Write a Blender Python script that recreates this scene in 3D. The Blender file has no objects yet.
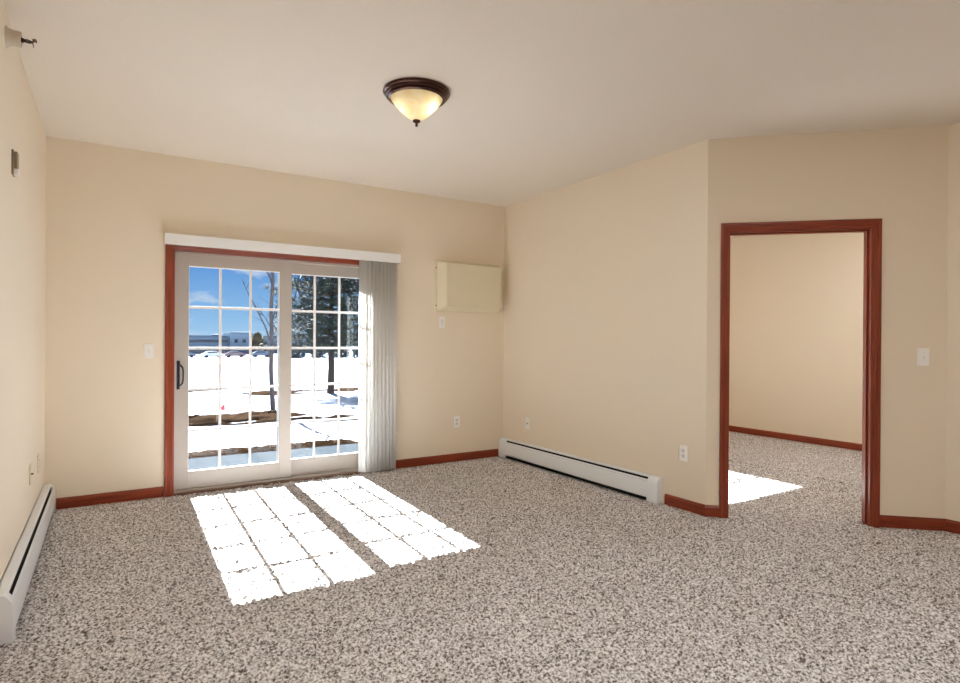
import bpy, bmesh, math, random
import numpy as np
from mathutils import Vector, Matrix

random.seed(7)
rng = np.random.default_rng(7)
sc = bpy.context.scene
COL = sc.collection

# ------------------------------------------------------------------ camera
F_PX, YAW, PITCH, ROLL, CAM_H = 585.85, 0.5632, -0.002, -0.0064, 1.25
_s, _c, _sp, _cp = math.sin(YAW), math.cos(YAW), math.sin(PITCH), math.cos(PITCH)
fwd = Vector((_s * _cp, _c * _cp, _sp))
rt0 = Vector((_c, -_s, 0)); up0 = Vector((-_sp * _s, -_sp * _c, _cp))
rt = rt0 * math.cos(-ROLL) + up0 * math.sin(-ROLL)
up = -rt0 * math.sin(-ROLL) + up0 * math.cos(-ROLL)
cam_data = bpy.data.cameras.new('camera')
cam_data.sensor_fit = 'HORIZONTAL'; cam_data.sensor_width = 36.0
cam_data.lens = 36.0 * F_PX / 960.0
cam_data.clip_start = 0.02; cam_data.clip_end = 1000
cam = bpy.data.objects.new('camera', cam_data); COL.objects.link(cam)
cam.matrix_world = Matrix(((rt.x, up.x, -fwd.x, 0), (rt.y, up.y, -fwd.y, 0), (rt.z, up.z, -fwd.z, CAM_H), (0, 0, 0, 1)))
sc.camera = cam

# ------------------------------------------------------------------ colour management
sc.view_settings.view_transform = 'Standard'
sc.view_settings.look = 'None'
sc.view_settings.exposure = 0.0
sc.view_settings.gamma = 1.0
sc.view_settings.use_curve_mapping = False
sc.cycles.use_denoising = True
sc.cycles.denoiser = 'OPENIMAGEDENOISE'
sc.cycles.max_bounces = 14
sc.cycles.diffuse_bounces = 10
sc.cycles.transparent_max_bounces = 16
sc.cycles.transmission_bounces = 8
sc.cycles.glossy_bounces = 4
sc.cycles.sample_clamp_indirect = 6.0
sc.cycles.caustics_reflective = False
sc.cycles.caustics_refractive = False

SUN_STRENGTH = 70.0
SKY_STRENGTH = 1.0
FILL_POWER = 20.0

# ------------------------------------------------------------------ node helpers
def new_mat(name):
    m = bpy.data.materials.new(name); m.use_nodes = True
    nt = m.node_tree; nt.nodes.clear()
    return m, nt, nt.nodes, nt.links

def mix_rgb(nt, fac, a, b):
    n = nt.nodes.new('ShaderNodeMix'); n.data_type = 'RGBA'
    for sock, v in ((n.inputs['Factor'], fac), (n.inputs[6], a), (n.inputs[7], b)):
        if isinstance(v, bpy.types.NodeSocket): nt.links.new(v, sock)
        elif isinstance(v, (tuple, list)): sock.default_value = (*v, 1) if len(v) == 3 else v
        else: sock.default_value = v
    return n.outputs[2]

def ramp(nt, src, stops):
    n = nt.nodes.new('ShaderNodeValToRGB'); nt.links.new(src, n.inputs[0])
    e = n.color_ramp.elements
    while len(e) < len(stops): e.new(0.5)
    for el, (pos, colr) in zip(e, stops):
        el.position = pos; el.color = (*colr, 1) if len(colr) == 3 else colr
    return n.outputs[0]

# ------------------------------------------------------------------ world: clear winter sky with low white clouds
w = bpy.data.worlds.new('world'); sc.world = w; w.use_nodes = True
nt = w.node_tree; nt.nodes.clear()
tc = nt.nodes.new('ShaderNodeTexCoord')
sx = nt.nodes.new('ShaderNodeSeparateXYZ'); nt.links.new(tc.outputs['Generated'], sx.inputs[0])
grad = ramp(nt, sx.outputs['Z'], [(0.0, (0.42, 0.66, 0.90)), (0.03, (0.30, 0.56, 0.87)), (0.12, (0.115, 0.33, 0.74)), (0.5, (0.075, 0.22, 0.56)), (1.0, (0.05, 0.15, 0.42))])
mp = nt.nodes.new('ShaderNodeMapping'); nt.links.new(tc.outputs['Generated'], mp.inputs[0])
mp.inputs['Scale'].default_value = (1.0, 1.0, 3.2); mp.inputs['Location'].default_value = (0.31, 0.02, 0.05)
nz = nt.nodes.new('ShaderNodeTexNoise'); nt.links.new(mp.outputs[0], nz.inputs['Vector'])
nz.inputs['Scale'].default_value = 7.0; nz.inputs['Detail'].default_value = 6.0; nz.inputs['Roughness'].default_value = 0.55
cl = ramp(nt, nz.outputs['Fac'], [(0.54, (0, 0, 0)), (0.66, (1, 1, 1))])
skyc = mix_rgb(nt, cl, grad, (0.80, 0.84, 0.90))
bg = nt.nodes.new('ShaderNodeBackground'); nt.links.new(skyc, bg.inputs[0]); bg.inputs[1].default_value = SKY_STRENGTH
wo = nt.nodes.new('ShaderNodeOutputWorld'); nt.links.new(bg.outputs[0], wo.inputs[0])

# ------------------------------------------------------------------ sun: straight in through the patio door, 37 degrees up
sd = bpy.data.lights.new('sun', 'SUN'); sd.energy = SUN_STRENGTH; sd.angle = math.radians(0.12); sd.color = (0.97, 0.985, 1.0)
sun = bpy.data.objects.new('sun', sd); COL.objects.link(sun)
sun.rotation_euler = Vector((-0.020, -1.0, -0.772)).to_track_quat('-Z', 'Y').to_euler()
sun.location = (1.5, 12, 9)

# ------------------------------------------------------------------ room measures
H = 2.7024
XL, YB, XR, YE, XA, YA = -0.3965, 5.2485, 3.6197, 2.6852, 4.7189, 1.6418
YR = -1.6                      # wall behind the camera
XBR = 7.35                     # bedroom far wall
P0 = Vector((XR, YE, 0)); P1 = Vector((XA, YA, 0))
TV = (P1 - P0).normalized(); LT = (P1 - P0).length
NV = Vector((TV.y, -TV.x, 0))  # towards the room
ANG = math.atan2(NV.x, -NV.y)  # z-rotation that turns local -Y to NV

# ------------------------------------------------------------------ materials
def principled(name, color, rough=0.5, spec=0.5, metallic=0.0, bump=None, vary=None, coat=0.0):
    """bump=(scale, strength, distance, detail); vary=(scale, amount)"""
    m, nt, N, Lk = new_mat(name)
    out = N.new('ShaderNodeOutputMaterial'); b = N.new('ShaderNodeBsdfPrincipled')
    Lk.new(b.outputs[0], out.inputs[0])
    b.inputs['Base Color'].default_value = (*color, 1); b.inputs['Roughness'].default_value = rough
    b.inputs['Specular IOR Level'].default_value = spec; b.inputs['Metallic'].default_value = metallic
    b.inputs['Coat Weight'].default_value = coat
    t = N.new('ShaderNodeTexCoord')
    if vary:
        n = N.new('ShaderNodeTexNoise'); Lk.new(t.outputs['Object'], n.inputs['Vector'])
        n.inputs['Scale'].default_value = vary[0]; n.inputs['Detail'].default_value = 4
        lo = tuple(c * (1 - vary[1]) for c in color); hi = tuple(min(1, c * (1 + vary[1])) for c in color)
        Lk.new(mix_rgb(nt, n.outputs['Fac'], lo, hi), b.inputs['Base Color'])
    if bump:
        n = N.new('ShaderNodeTexNoise'); Lk.new(t.outputs['Object'], n.inputs['Vector'])
        n.inputs['Scale'].default_value = bump[0]; n.inputs['Detail'].default_value = bump[3]
        bp = N.new('ShaderNodeBump'); bp.inputs['Strength'].default_value = bump[1]; bp.inputs['Distance'].default_value = bump[2]
        Lk.new(n.outputs['Fac'], bp.inputs['Height']); Lk.new(bp.outputs[0], b.inputs['Normal'])
    return m

def wood(name, dark, light, axis):
    m, nt, N, Lk = new_mat(name)
    out = N.new('ShaderNodeOutputMaterial'); b = N.new('ShaderNodeBsdfPrincipled'); Lk.new(b.outputs[0], out.inputs[0])
    t = N.new('ShaderNodeTexCoord'); mp = N.new('ShaderNodeMapping'); Lk.new(t.outputs['Object'], mp.inputs[0])
    sc_ = [38.0, 38.0, 38.0]; sc_[axis] = 1.6
    mp.inputs['Scale'].default_value = sc_
    n = N.new('ShaderNodeTexNoise'); Lk.new(mp.outputs[0], n.inputs['Vector']); n.inputs['Scale'].default_value = 1.6; n.inputs['Detail'].default_value = 6; n.inputs['Distortion'].default_value = 0.7
    Lk.new(ramp(nt, n.outputs['Fac'], [(0.3, dark), (0.7, light)]), b.inputs['Base Color'])
    b.inputs['Roughness'].default_value = 0.36; b.inputs['Specular IOR Level'].default_value = 0.35; b.inputs['Coat Weight'].default_value = 0.10; b.inputs['Coat Roughness'].default_value = 0.15
    return m

M = {}
M['wall'] = principled('beige_wall_paint', (0.795, 0.708, 0.580), 0.75, 0.25, bump=(260.0, 0.22, 0.002, 2.0), vary=(1.1, 0.015))
M['ceil'] = principled('ceiling_texture_paint', (0.735, 0.678, 0.600), 0.9, 0.1, bump=(110.0, 0.45, 0.004, 3.0), vary=(0.8, 0.012))
WD, WL = (0.155, 0.024, 0.008), (0.29, 0.050, 0.017)
M['wood_x'] = wood('mahogany_grain_x', WD, WL, 0)
M['wood_y'] = wood('mahogany_grain_y', WD, WL, 1)
M['wood_z'] = wood('mahogany_grain_z', WD, WL, 2)
M['vinyl'] = principled('almond_vinyl', (0.41, 0.365, 0.32), 0.4, 0.4, vary=(6, 0.03))
M['muntin'] = principled('white_grille', (0.85, 0.84, 0.84), 0.45, 0.4)
M['heater'] = principled('white_enamel', (0.85, 0.89, 0.93), 0.32, 0.5)
M['black'] = principled('gap_shade_black', (0.012, 0.011, 0.011), 0.7, 0.2)  # black standing in for shade inside the heater gaps
M['fin'] = principled('dull_aluminium_fins', (0.16, 0.16, 0.16), 0.5, 0.5, 0.6)
M['plate'] = principled('white_plastic_plate', (0.90, 0.89, 0.87), 0.35, 0.5)
M['plate_grey'] = principled('pale_grey_plastic', (0.74, 0.74, 0.74), 0.4, 0.5)
M['plate_beige'] = principled('beige_painted_plate', (0.74, 0.63, 0.48), 0.5, 0.4)
M['slot'] = principled('dark_slot', (0.03, 0.028, 0.027), 0.6, 0.3)
M['steel'] = principled('brushed_steel', (0.55, 0.53, 0.5), 0.35, 0.5, 0.9)
M['bronze'] = principled('oil_rubbed_bronze', (0.065, 0.026, 0.018), 0.18, 0.6, 0.75, vary=(30, 0.3))
M['handle'] = principled('dark_blue_black_metal', (0.025, 0.027, 0.045), 0.35, 0.5, 0.3)
M['ac'] = principled('almond_enamel_cover', (0.72, 0.66, 0.49), 0.45, 0.4)
M['valance'] = principled('white_pvc_valance', (0.88, 0.895, 0.91), 0.4, 0.4)
M['tan_plastic'] = principled('tan_painted_metal', (0.24, 0.18, 0.12), 0.4, 0.5)
M['cup'] = principled('taupe_painted_cup', (0.52, 0.45, 0.36), 0.45, 0.4)
M['threshold'] = principled('dark_bronze_threshold', (0.16, 0.07, 0.04), 0.4, 0.5)

# blind vanes: thin PVC that lets some daylight through
m, nt, N, Lk = new_mat('pvc_vane'); M['vane'] = m
out = N.new('ShaderNodeOutputMaterial'); d = N.new('ShaderNodeBsdfPrincipled'); tr = N.new('ShaderNodeBsdfTranslucent'); mx = N.new('ShaderNodeMixShader')
d.inputs['Base Color'].default_value = (0.84, 0.83, 0.80, 1); d.inputs['Roughness'].default_value = 0.4
tr.inputs[0].default_value = (0.72, 0.72, 0.70, 1); mx.inputs[0].default_value = 0.40
Lk.new(d.outputs[0], mx.inputs[1]); Lk.new(tr.outputs[0], mx.inputs[2]); Lk.new(mx.outputs[0], out.inputs[0])

# window glass: thin clear pane
m, nt, N, Lk = new_mat('clear_glass'); M['glass'] = m
out = N.new('ShaderNodeOutputMaterial'); t = N.new('ShaderNodeBsdfTransparent'); g = N.new('ShaderNodeBsdfGlossy'); mx = N.new('ShaderNodeMixShader')
lw = N.new('ShaderNodeFresnel'); lw.inputs[0].default_value = 1.35
t.inputs[0].default_value = (0.955, 0.975, 0.985, 1); g.inputs['Roughness'].default_value = 0.0
Lk.new(lw.outputs[0], mx.inputs[0]); Lk.new(t.outputs[0], mx.inputs[1]); Lk.new(g.outputs[0], mx.inputs[2]); Lk.new(mx.outputs[0], out.inputs[0])

# alabaster lamp glass: frosted, lets the bulbs inside glow through
m, nt, N, Lk = new_mat('alabaster_glass'); M['alabaster'] = m
out = N.new('ShaderNodeOutputMaterial'); d = N.new('ShaderNodeBsdfPrincipled'); tr = N.new('ShaderNodeBsdfTranslucent'); mx = N.new('ShaderNodeMixShader')
t = N.new('ShaderNodeTexCoord'); n = N.new('ShaderNodeTexNoise'); Lk.new(t.outputs['Object'], n.inputs['Vector']); n.inputs['Scale'].default_value = 14; n.inputs['Detail'].default_value = 5; n.inputs['Distortion'].default_value = 1.2
cc = ramp(nt, n.outputs['Fac'], [(0.3, (0.90, 0.76, 0.48)), (0.65, (0.95, 0.88, 0.68))])
Lk.new(cc, d.inputs['Base Color']); Lk.new(cc, tr.inputs[0]); d.inputs['Roughness'].default_value = 0.25
mx.inputs[0].default_value = 0.6
Lk.new(d.outputs[0], mx.inputs[1]); Lk.new(tr.outputs[0], mx.inputs[2]); Lk.new(mx.outputs[0], out.inputs[0])

def emission(name, color, strength):
    m, nt, N, Lk = new_mat(name); out = N.new('ShaderNodeOutputMaterial'); e = N.new('ShaderNodeEmission')
    e.inputs[0].default_value = (*color, 1); e.inputs[1].default_value = strength; Lk.new(e.outputs[0], out.inputs[0]); return m

# carpet: frieze pile, colour flecks plus painted tuft shade and highlights on displaced geometry
m, nt, N, Lk = new_mat('frieze_carpet'); M['carpet'] = m
out = N.new('ShaderNodeOutputMaterial'); b = N.new('ShaderNodeBsdfPrincipled'); Lk.new(b.outputs[0], out.inputs[0])
t = N.new('ShaderNodeTexCoord')
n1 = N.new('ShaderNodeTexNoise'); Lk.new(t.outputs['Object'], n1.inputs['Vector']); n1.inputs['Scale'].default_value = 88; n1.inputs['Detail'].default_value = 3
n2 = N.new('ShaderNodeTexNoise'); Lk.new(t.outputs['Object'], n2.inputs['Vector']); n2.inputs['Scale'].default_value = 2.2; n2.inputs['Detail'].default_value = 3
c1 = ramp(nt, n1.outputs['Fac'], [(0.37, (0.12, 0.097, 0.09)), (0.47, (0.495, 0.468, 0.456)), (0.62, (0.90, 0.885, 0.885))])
c2 = ramp(nt, n2.outputs['Fac'], [(0.35, (0.94, 0.93, 0.92)), (0.65, (1.0, 1.0, 1.0))])
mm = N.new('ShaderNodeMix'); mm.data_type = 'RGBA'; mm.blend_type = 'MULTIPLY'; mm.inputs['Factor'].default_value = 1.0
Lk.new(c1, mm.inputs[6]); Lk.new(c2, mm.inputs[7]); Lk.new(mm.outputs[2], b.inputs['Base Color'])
b.inputs['Roughness'].default_value = 0.95; b.inputs['Specular IOR Level'].default_value = 0.1; b.inputs['Sheen Weight'].default_value = 0.15
n3 = N.new('ShaderNodeTexNoise'); Lk.new(t.outputs['Object'], n3.inputs['Vector']); n3.inputs['Scale'].default_value = 230; n3.inputs['Detail'].default_value = 2
bp = N.new('ShaderNodeBump'); bp.inputs['Strength'].default_value = 0.6; bp.inputs['Distance'].default_value = 0.006
Lk.new(n3.outputs['Fac'], bp.inputs['Height']); Lk.new(bp.outputs[0], b.inputs['Normal'])

# outdoors
m, nt, N, Lk = new_mat('old_snow'); M['snow'] = m
out = N.new('ShaderNodeOutputMaterial'); b = N.new('ShaderNodeBsdfPrincipled'); Lk.new(b.outputs[0], out.inputs[0])
t = N.new('ShaderNodeTexCoord'); mp = N.new('ShaderNodeMapping'); Lk.new(t.outputs['Object'], mp.inputs[0]); mp.inputs['Scale'].default_value = (0.5, 1.6, 1)
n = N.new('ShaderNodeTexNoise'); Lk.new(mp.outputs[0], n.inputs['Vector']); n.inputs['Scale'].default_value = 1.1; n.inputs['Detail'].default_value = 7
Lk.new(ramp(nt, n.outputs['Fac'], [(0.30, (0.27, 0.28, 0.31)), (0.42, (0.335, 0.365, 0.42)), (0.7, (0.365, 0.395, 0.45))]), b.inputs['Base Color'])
b.inputs['Roughness'].default_value = 0.9; b.inputs['Specular IOR Level'].default_value = 0.0
n3 = N.new('ShaderNodeTexNoise'); Lk.new(t.outputs['Object'], n3.inputs['Vector']); n3.inputs['Scale'].default_value = 6; n3.inputs['Detail'].default_value = 5
bp = N.new('ShaderNodeBump'); bp.inputs['Strength'].default_value = 0.5; bp.inputs['Distance'].default_value = 0.05
Lk.new(n3.outputs['Fac'], bp.inputs['Height']); Lk.new(bp.outputs[0], b.inputs['Normal'])
M['dirt'] = principled('dead_grass_soil', (0.026, 0.016, 0.010), 0.95, 0.0, bump=(30, 0.8, 0.03, 5), vary=(9, 0.45))
M['straw'] = principled('dead_straw', (0.20, 0.15, 0.09), 0.95, 0.1, vary=(20, 0.4))
M['slab'] = principled('wet_concrete', (0.032, 0.038, 0.044), 0.9, 0.0, bump=(40, 0.3, 0.01, 4), vary=(3, 0.2))
M['bark_grey'] = principled('grey_bark', (0.055, 0.05, 0.055), 0.9, 0.2, bump=(40, 0.6, 0.02, 4), vary=(12, 0.4))
M['bark_pine'] = principled('dark_pine_bark', (0.03, 0.022, 0.02), 0.9, 0.2, bump=(30, 0.7, 0.02, 4), vary=(12, 0.4))
M['needles'] = principled('pine_needles', (0.022, 0.042, 0.036), 0.7, 0.3, vary=(4, 0.5))
M['shrub'] = principled('brown_green_shrub', (0.10, 0.09, 0.05), 0.8, 0.2, vary=(2, 0.4))
M['farbush'] = principled('dark_blue_green_shrub', (0.035, 0.065, 0.09), 0.8, 0.2, vary=(1, 0.5))
M['bldg'] = principled('pale_blue_metal_siding', (0.13, 0.19, 0.25), 0.6, 0.3, vary=(0.2, 0.05))
M['bldg_dark'] = principled('dark_blue_cladding', (0.06, 0.105, 0.16), 0.5, 0.4)
M['bldg_glass'] = principled('dark_window_glass', (0.01, 0.02, 0.035), 0.15, 0.6)
M['car_white'] = principled('white_car_paint', (0.6, 0.62, 0.65), 0.2, 0.5, coat=0.5)
M['car_blue'] = principled('blue_car_paint', (0.03, 0.07, 0.15), 0.2, 0.5, coat=0.5)
M['car_red'] = principled('maroon_car_paint', (0.10, 0.03, 0.05), 0.2, 0.5, coat=0.5)
M['rubber'] = principled('tyre_rubber', (0.015, 0.015, 0.016), 0.8, 0.2)
M['flag'] = principled('red_vinyl_flag', (0.62, 0.025, 0.05), 0.5, 0.3)

# ------------------------------------------------------------------ object helpers
def link(name, me, mat=None, parent=None, smooth=False):
    o = bpy.data.objects.new(name, me); COL.objects.link(o)
    if mat is not None and not me.materials: me.materials.append(mat)
    if parent is not None: o.parent = parent
    if smooth:
        for p in me.polygons: p.use_smooth = True
    return o

def tag(o, label=None, cat=None, group=None, kind=None):
    if label: o['label'] = label
    if cat: o['category'] = cat
    if group: o['group'] = group
    if kind: o['kind'] = kind
    return o

def empty(name, loc=(0, 0, 0), rz=0.0, label=None, cat=None, group=None, kind=None):
    o = bpy.data.objects.new(name, None); COL.objects.link(o); o.empty_display_size = 0.05
    o.location = loc; o.rotation_euler = (0, 0, rz)
    return tag(o, label, cat, group, kind)

class MB:
    """collects shapes, builds ONE mesh object"""
    def __init__(s): s.bm = bmesh.new()
    def box(s, x0, x1, y0, y1, z0, z1, bev=0.0, seg=2):
        t = bmesh.new(); r = bmesh.ops.create_cube(t, size=1)
        for v in t.verts:
            v.co = Vector(((x0 + x1) / 2 + v.co.x * (x1 - x0), (y0 + y1) / 2 + v.co.y * (y1 - y0), (z0 + z1) / 2 + v.co.z * (z1 - z0)))
        if bev > 0: bmesh.ops.bevel(t, geom=list(t.edges), offset=bev, segments=seg, affect='EDGES', profile=0.6)
        return s.merge(t)
    def merge(s, t, mat=None):
        if mat is not None: bmesh.ops.transform(t, matrix=mat, verts=t.verts)
        me = bpy.data.meshes.new('tmp'); t.to_mesh(me); t.free(); s.bm.from_mesh(me); bpy.data.meshes.remove(me); return s
    def prism(s, poly, axis, a0, a1):
        """poly: 2D points in the two other axes (in x,y,z order); extruded along axis"""
        def P(u, v, a):
            c = [u, v]; c.insert(axis, a); return c
        A = [s.bm.verts.new(P(u, v, a0)) for u, v in poly]; B = [s.bm.verts.new(P(u, v, a1)) for u, v in poly]
        n = len(poly); s.bm.faces.new(A); s.bm.faces.new(B[::-1])
        for i in range(n): s.bm.faces.new((A[i], B[i], B[(i + 1) % n], A[(i + 1) % n]))
        return s
    def lathe(s, prof, seg=48, center=(0, 0, 0), axis='Z', close=False):
        rings = []
        for r, z in prof:
            ring = []
            for k in range(seg):
                a = 2 * math.pi * k / seg
                if axis == 'Z': co = (center[0] + r * math.cos(a), center[1] + r * math.sin(a), center[2] + z)
                elif axis == 'X': co = (center[0] + z, center[1] + r * math.cos(a), center[2] + r * math.sin(a))
                else: co = (center[0] + r * math.cos(a), center[1] + z, center[2] + r * math.sin(a))
                ring.append(s.bm.verts.new(co))
            rings.append(ring)
        for i in range(len(rings) - 1):
            for k in range(seg):
                s.bm.faces.new((rings[i][k], rings[i][(k + 1) % seg], rings[i + 1][(k + 1) % seg], rings[i + 1][k]))
        if close:
            s.bm.faces.new(rings[0][::-1]); s.bm.faces.new(rings[-1])
        return s
    def tube(s, pts, radii, seg=8, caps=True):
        pts = [Vector(p) for p in pts]; rings = []
        if not isinstance(radii, (list, tuple)): radii = [radii] * len(pts)
        for i, p in enumerate(pts):
            d = (pts[min(i + 1, len(pts) - 1)] - pts[max(i - 1, 0)]).normalized()
            a = d.orthogonal().normalized() if i == 0 else (a - d * a.dot(d)).normalized()
            b = d.cross(a)
            rings.append([s.bm.verts.new(p + (a * math.cos(2 * math.pi * k / seg) + b * math.sin(2 * math.pi * k / seg)) * radii[i]) for k in range(seg)])
        for i in range(len(rings) - 1):
            for k in range(seg):
                s.bm.faces.new((rings[i][k], rings[i][(k + 1) % seg], rings[i + 1][(k + 1) % seg], rings[i + 1][k]))
        if caps: s.bm.faces.new(rings[0][::-1]); s.bm.faces.new(rings[-1])
        return s
    def build(s, name, mat, parent=None, smooth=False, auto=None):
        bmesh.ops.recalc_face_normals(s.bm, faces=s.bm.faces)
        me = bpy.data.meshes.new(name); s.bm.to_mesh(me); s.bm.free()
        o = link(name, me, mat, parent, smooth)
        if auto is not None:
            for p in me.polygons: p.use_smooth = True
            me.set_sharp_from_angle(angle=math.radians(auto))
        return o

def copy_tree(o, parent=None):
    c = o.copy(); COL.objects.link(c); c.parent = parent
    for ch in list(o.children): copy_tree(ch, c)
    return c

def struct(o): o['kind'] = 'structure'; return o

# ================================================================== ROOM SHELL
T = 0.16
# back wall with the patio door opening
DX0, DX1, DZ1 = 0.424, 2.165, 1.962
b = MB(); b.box(XL - T, DX0, YB, YB + T, -0.1, H); b.box(DX1, XR + 0.12, YB, YB + T, -0.1, H); b.box(DX0, DX1, YB, YB + T, DZ1, H); b.box(DX0, DX1, YB, YB + T, -0.1, 0.0)
tag(struct(b.build('wall_back', M['wall'])), 'beige wall around the patio door', 'wall')
b = MB(); b.box(XL - T, XL, YR - T, YB, -0.1, H)
tag(struct(b.build('wall_left', M['wall'])), 'narrow beige wall at the picture\'s left edge above long heater', 'wall')
# right wall: body behind x = XR, its free end meets the angled wall
b = MB()
q = P0 - NV * 0.12
b.prism([(XR, YB), (XR + 0.12, YB), (XR + 0.12, YE + 0.10), (XR, YE)], 2, -0.1, H)
tag(struct(b.build('wall_right', M['wall'])), 'sunlit beige wall behind the long white heater and two outlets', 'wall')
# angled wall with the bedroom doorway (local frame: x along the wall, y = into the bedroom)
AW = empty('wall_angled', P0, ANG, 'beige angled wall around the open bedroom doorway', 'wall', kind='structure')
OX0, OX1, OZ = 0.130, 1.073, 2.045
b = MB()
b.prism([(0, 0), (OX0, 0), (OX0, 0.115), (0.085, 0.115)], 2, -0.1, H)
b.box(OX1, LT, 0, 0.115, -0.1, H); b.box(OX0, OX1, 0, 0.115, OZ, H)
b.build('wall_panel', M['wall'], AW)
b = MB(); b.box(XA, XA + 0.12, YR - T, YA + 0.02, -0.1, H)
tag(struct(b.build('wall_side', M['wall'])), 'beige wall strip at the picture\'s right edge', 'wall')
b = MB(); b.box(XL - T, XA + 0.12, YR - T, YR, -0.1, H)
tag(struct(b.build('wall_front', M['wall'])), 'beige wall behind the viewer', 'wall')
# bedroom shell
BWX0, BWX1, BWZ0, BWZ1 = 3.90, 5.17, 0.25, 2.02
b = MB(); b.box(XR + 0.12, BWX0, YB, YB + T, -0.1, H); b.box(BWX1, XBR + T, YB, YB + T, -0.1, H); b.box(BWX0, BWX1, YB, YB + T, BWZ1, H); b.box(BWX0, BWX1, YB, YB + T, -0.1, BWZ0)
tag(struct(b.build('wall_bedroom_back', M['wall'])), 'bedroom window wall out of sight beside the doorway', 'wall')
b = MB(); b.box(XBR, XBR + T, 1.2, YB, -0.1, H)
tag(struct(b.build('wall_bedroom_right', M['wall'])), 'plain beige bedroom wall seen through the open doorway', 'wall')
b = MB(); b.box(XA + 0.12, XBR, 1.04, 1.2, -0.1, H)
tag(struct(b.build('wall_bedroom_front', M['wall'])), 'bedroom wall behind the angled wall', 'wall')
b = MB(); b.box(XL - T, XBR + T, YR - T, YB + T, H, H + 0.15)
tag(struct(b.build('ceiling', M['ceil'])), 'flat beige textured ceiling', 'ceiling')

# floor: frieze carpet as a finely displaced mesh
def blur(a, n):
    for _ in range(n):
        a = (np.roll(a, 1, 0) + a * 2 + np.roll(a, -1, 0)) / 4
        a = (np.roll(a, 1, 1) + a * 2 + np.roll(a, -1, 1)) / 4
    return a
def unit(a): return (a - a.mean()) / a.std()
def carpet_patch(name, x0, x1, y0, y1, step):
    nx = int((x1 - x0) / step) + 1; ny = int((y1 - y0) / step) + 1
    gx, gy = np.meshgrid(np.linspace(x0, x1, nx), np.linspace(y0, y1, ny))
    z = 0.0040 * unit(blur(rng.standard_normal((ny, nx)), 1)) + 0.0006 * unit(blur(rng.standard_normal((ny, nx)), 6))
    z = np.clip(z - 0.006, -0.022, 0.006)
    jx = rng.uniform(-.35, .35, (ny, nx)) * step; jy = rng.uniform(-.35, .35, (ny, nx)) * step
    jx[:, 0] = jx[:, -1] = 0; jy[0, :] = jy[-1, :] = 0
    co = np.stack([gx + jx, gy + jy, z], -1).reshape(-1, 3).astype(np.float32)
    i = np.arange(ny * nx).reshape(ny, nx)
    f = np.stack([i[:-1, :-1], i[:-1, 1:], i[1:, 1:], i[1:, :-1]], -1).reshape(-1, 4).astype(np.int32)
    me = bpy.data.meshes.new(name)
    me.vertices.add(len(co)); me.vertices.foreach_set('co', co.ravel())
    me.loops.add(f.size); me.loops.foreach_set('vertex_index', f.ravel())
    me.polygons.add(len(f)); me.polygons.foreach_set('loop_start', np.arange(0, f.size, 4, dtype=np.int32))
    me.polygons.foreach_set('use_smooth', np.ones(len(f), dtype=bool))
    me.update(calc_edges=True)
    return me
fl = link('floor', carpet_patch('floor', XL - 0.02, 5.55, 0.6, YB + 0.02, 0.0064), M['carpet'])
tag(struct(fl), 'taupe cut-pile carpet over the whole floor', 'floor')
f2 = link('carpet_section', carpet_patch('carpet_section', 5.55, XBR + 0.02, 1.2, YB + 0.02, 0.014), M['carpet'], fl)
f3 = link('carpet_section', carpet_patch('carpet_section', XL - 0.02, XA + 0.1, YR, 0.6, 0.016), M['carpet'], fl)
b = MB(); b.box(XL - T, XBR + T, YR - T, YB + T, -0.16, -0.03); b.build('subfloor', M['dirt'], fl)

# ------------------------------------------------------------------ baseboards
BH, BT = 0.080, 0.012
def board_profile(): return [(0, 0), (-BT, 0), (-BT, BH - 0.016), (-BT * 0.45, BH - 0.004), (-BT * 0.35, BH), (0, BH)]
def board_x(name, x0, x1, y, label):       # along x on a wall facing -y
    b = MB(); b.prism([(y + u, v) for u, v in board_profile()], 0, x0, x1)
    return tag(struct(b.build(name, M['wood_x'])), label, 'baseboard')
def board_y(name, x, y0, y1, sgn, label, nocorner=0):  # along y; sgn=+1: wall faces -x
    b = MB(); b.prism([(x + u * sgn, v) for u, v in board_profile()], 1, y0, y1)
    return tag(struct(b.build(name, M['wood_y'])), label, 'baseboard')
board_x('baseboard_back_left', XL + 0.07, 0.363, YB, 'short mahogany baseboard between left heater and patio door')
board_x('baseboard_back_right', 2.222, XR - 0.072, YB, 'mahogany baseboard under the air conditioner beside the blinds')
# miter at the convex corner
h = math.tan(abs(ANG) / 2) * BT
b = MB(); me_pts = board_profile()
o = board_y('baseboard_right', XR, YE, 3.045, 1, 'short mahogany baseboard between heater end and angled wall')
for v in o.data.vertices:
    if v.co.y < YE + 0.01: v.co.y = YE - h * ((XR - v.co.x) / BT)
board_y('baseboard_left', XL, YR, 3.02, -1, 'mahogany baseboard below the near end of the left heater')
board_y('baseboard_side', XA, YR, YA - 0.004, 1, 'mahogany baseboard on the wall strip at the right edge')
board_y('baseboard_bedroom', XBR, 1.2, YB, 1, 'mahogany baseboard on the bedroom wall through the doorway')
for s0, s1, mit, lab in ((0.0, 0.0955, True, 'tiny piece of mahogany baseboard left of the door casing'), (1.1225, LT, False, 'mahogany baseboard between door casing and right wall strip')):
    b = MB(); b.prism(board_profile(), 0, s0, s1)
    o = b.build('baseboard_angled', M['wood_x']); o.location = P0; o.rotation_euler = (0, 0, ANG); tag(struct(o), lab, 'baseboard')
    if mit:
        for v in o.data.vertices:
            if v.co.x < 0.001: v.co.x = -h * (-v.co.y / BT)

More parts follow.
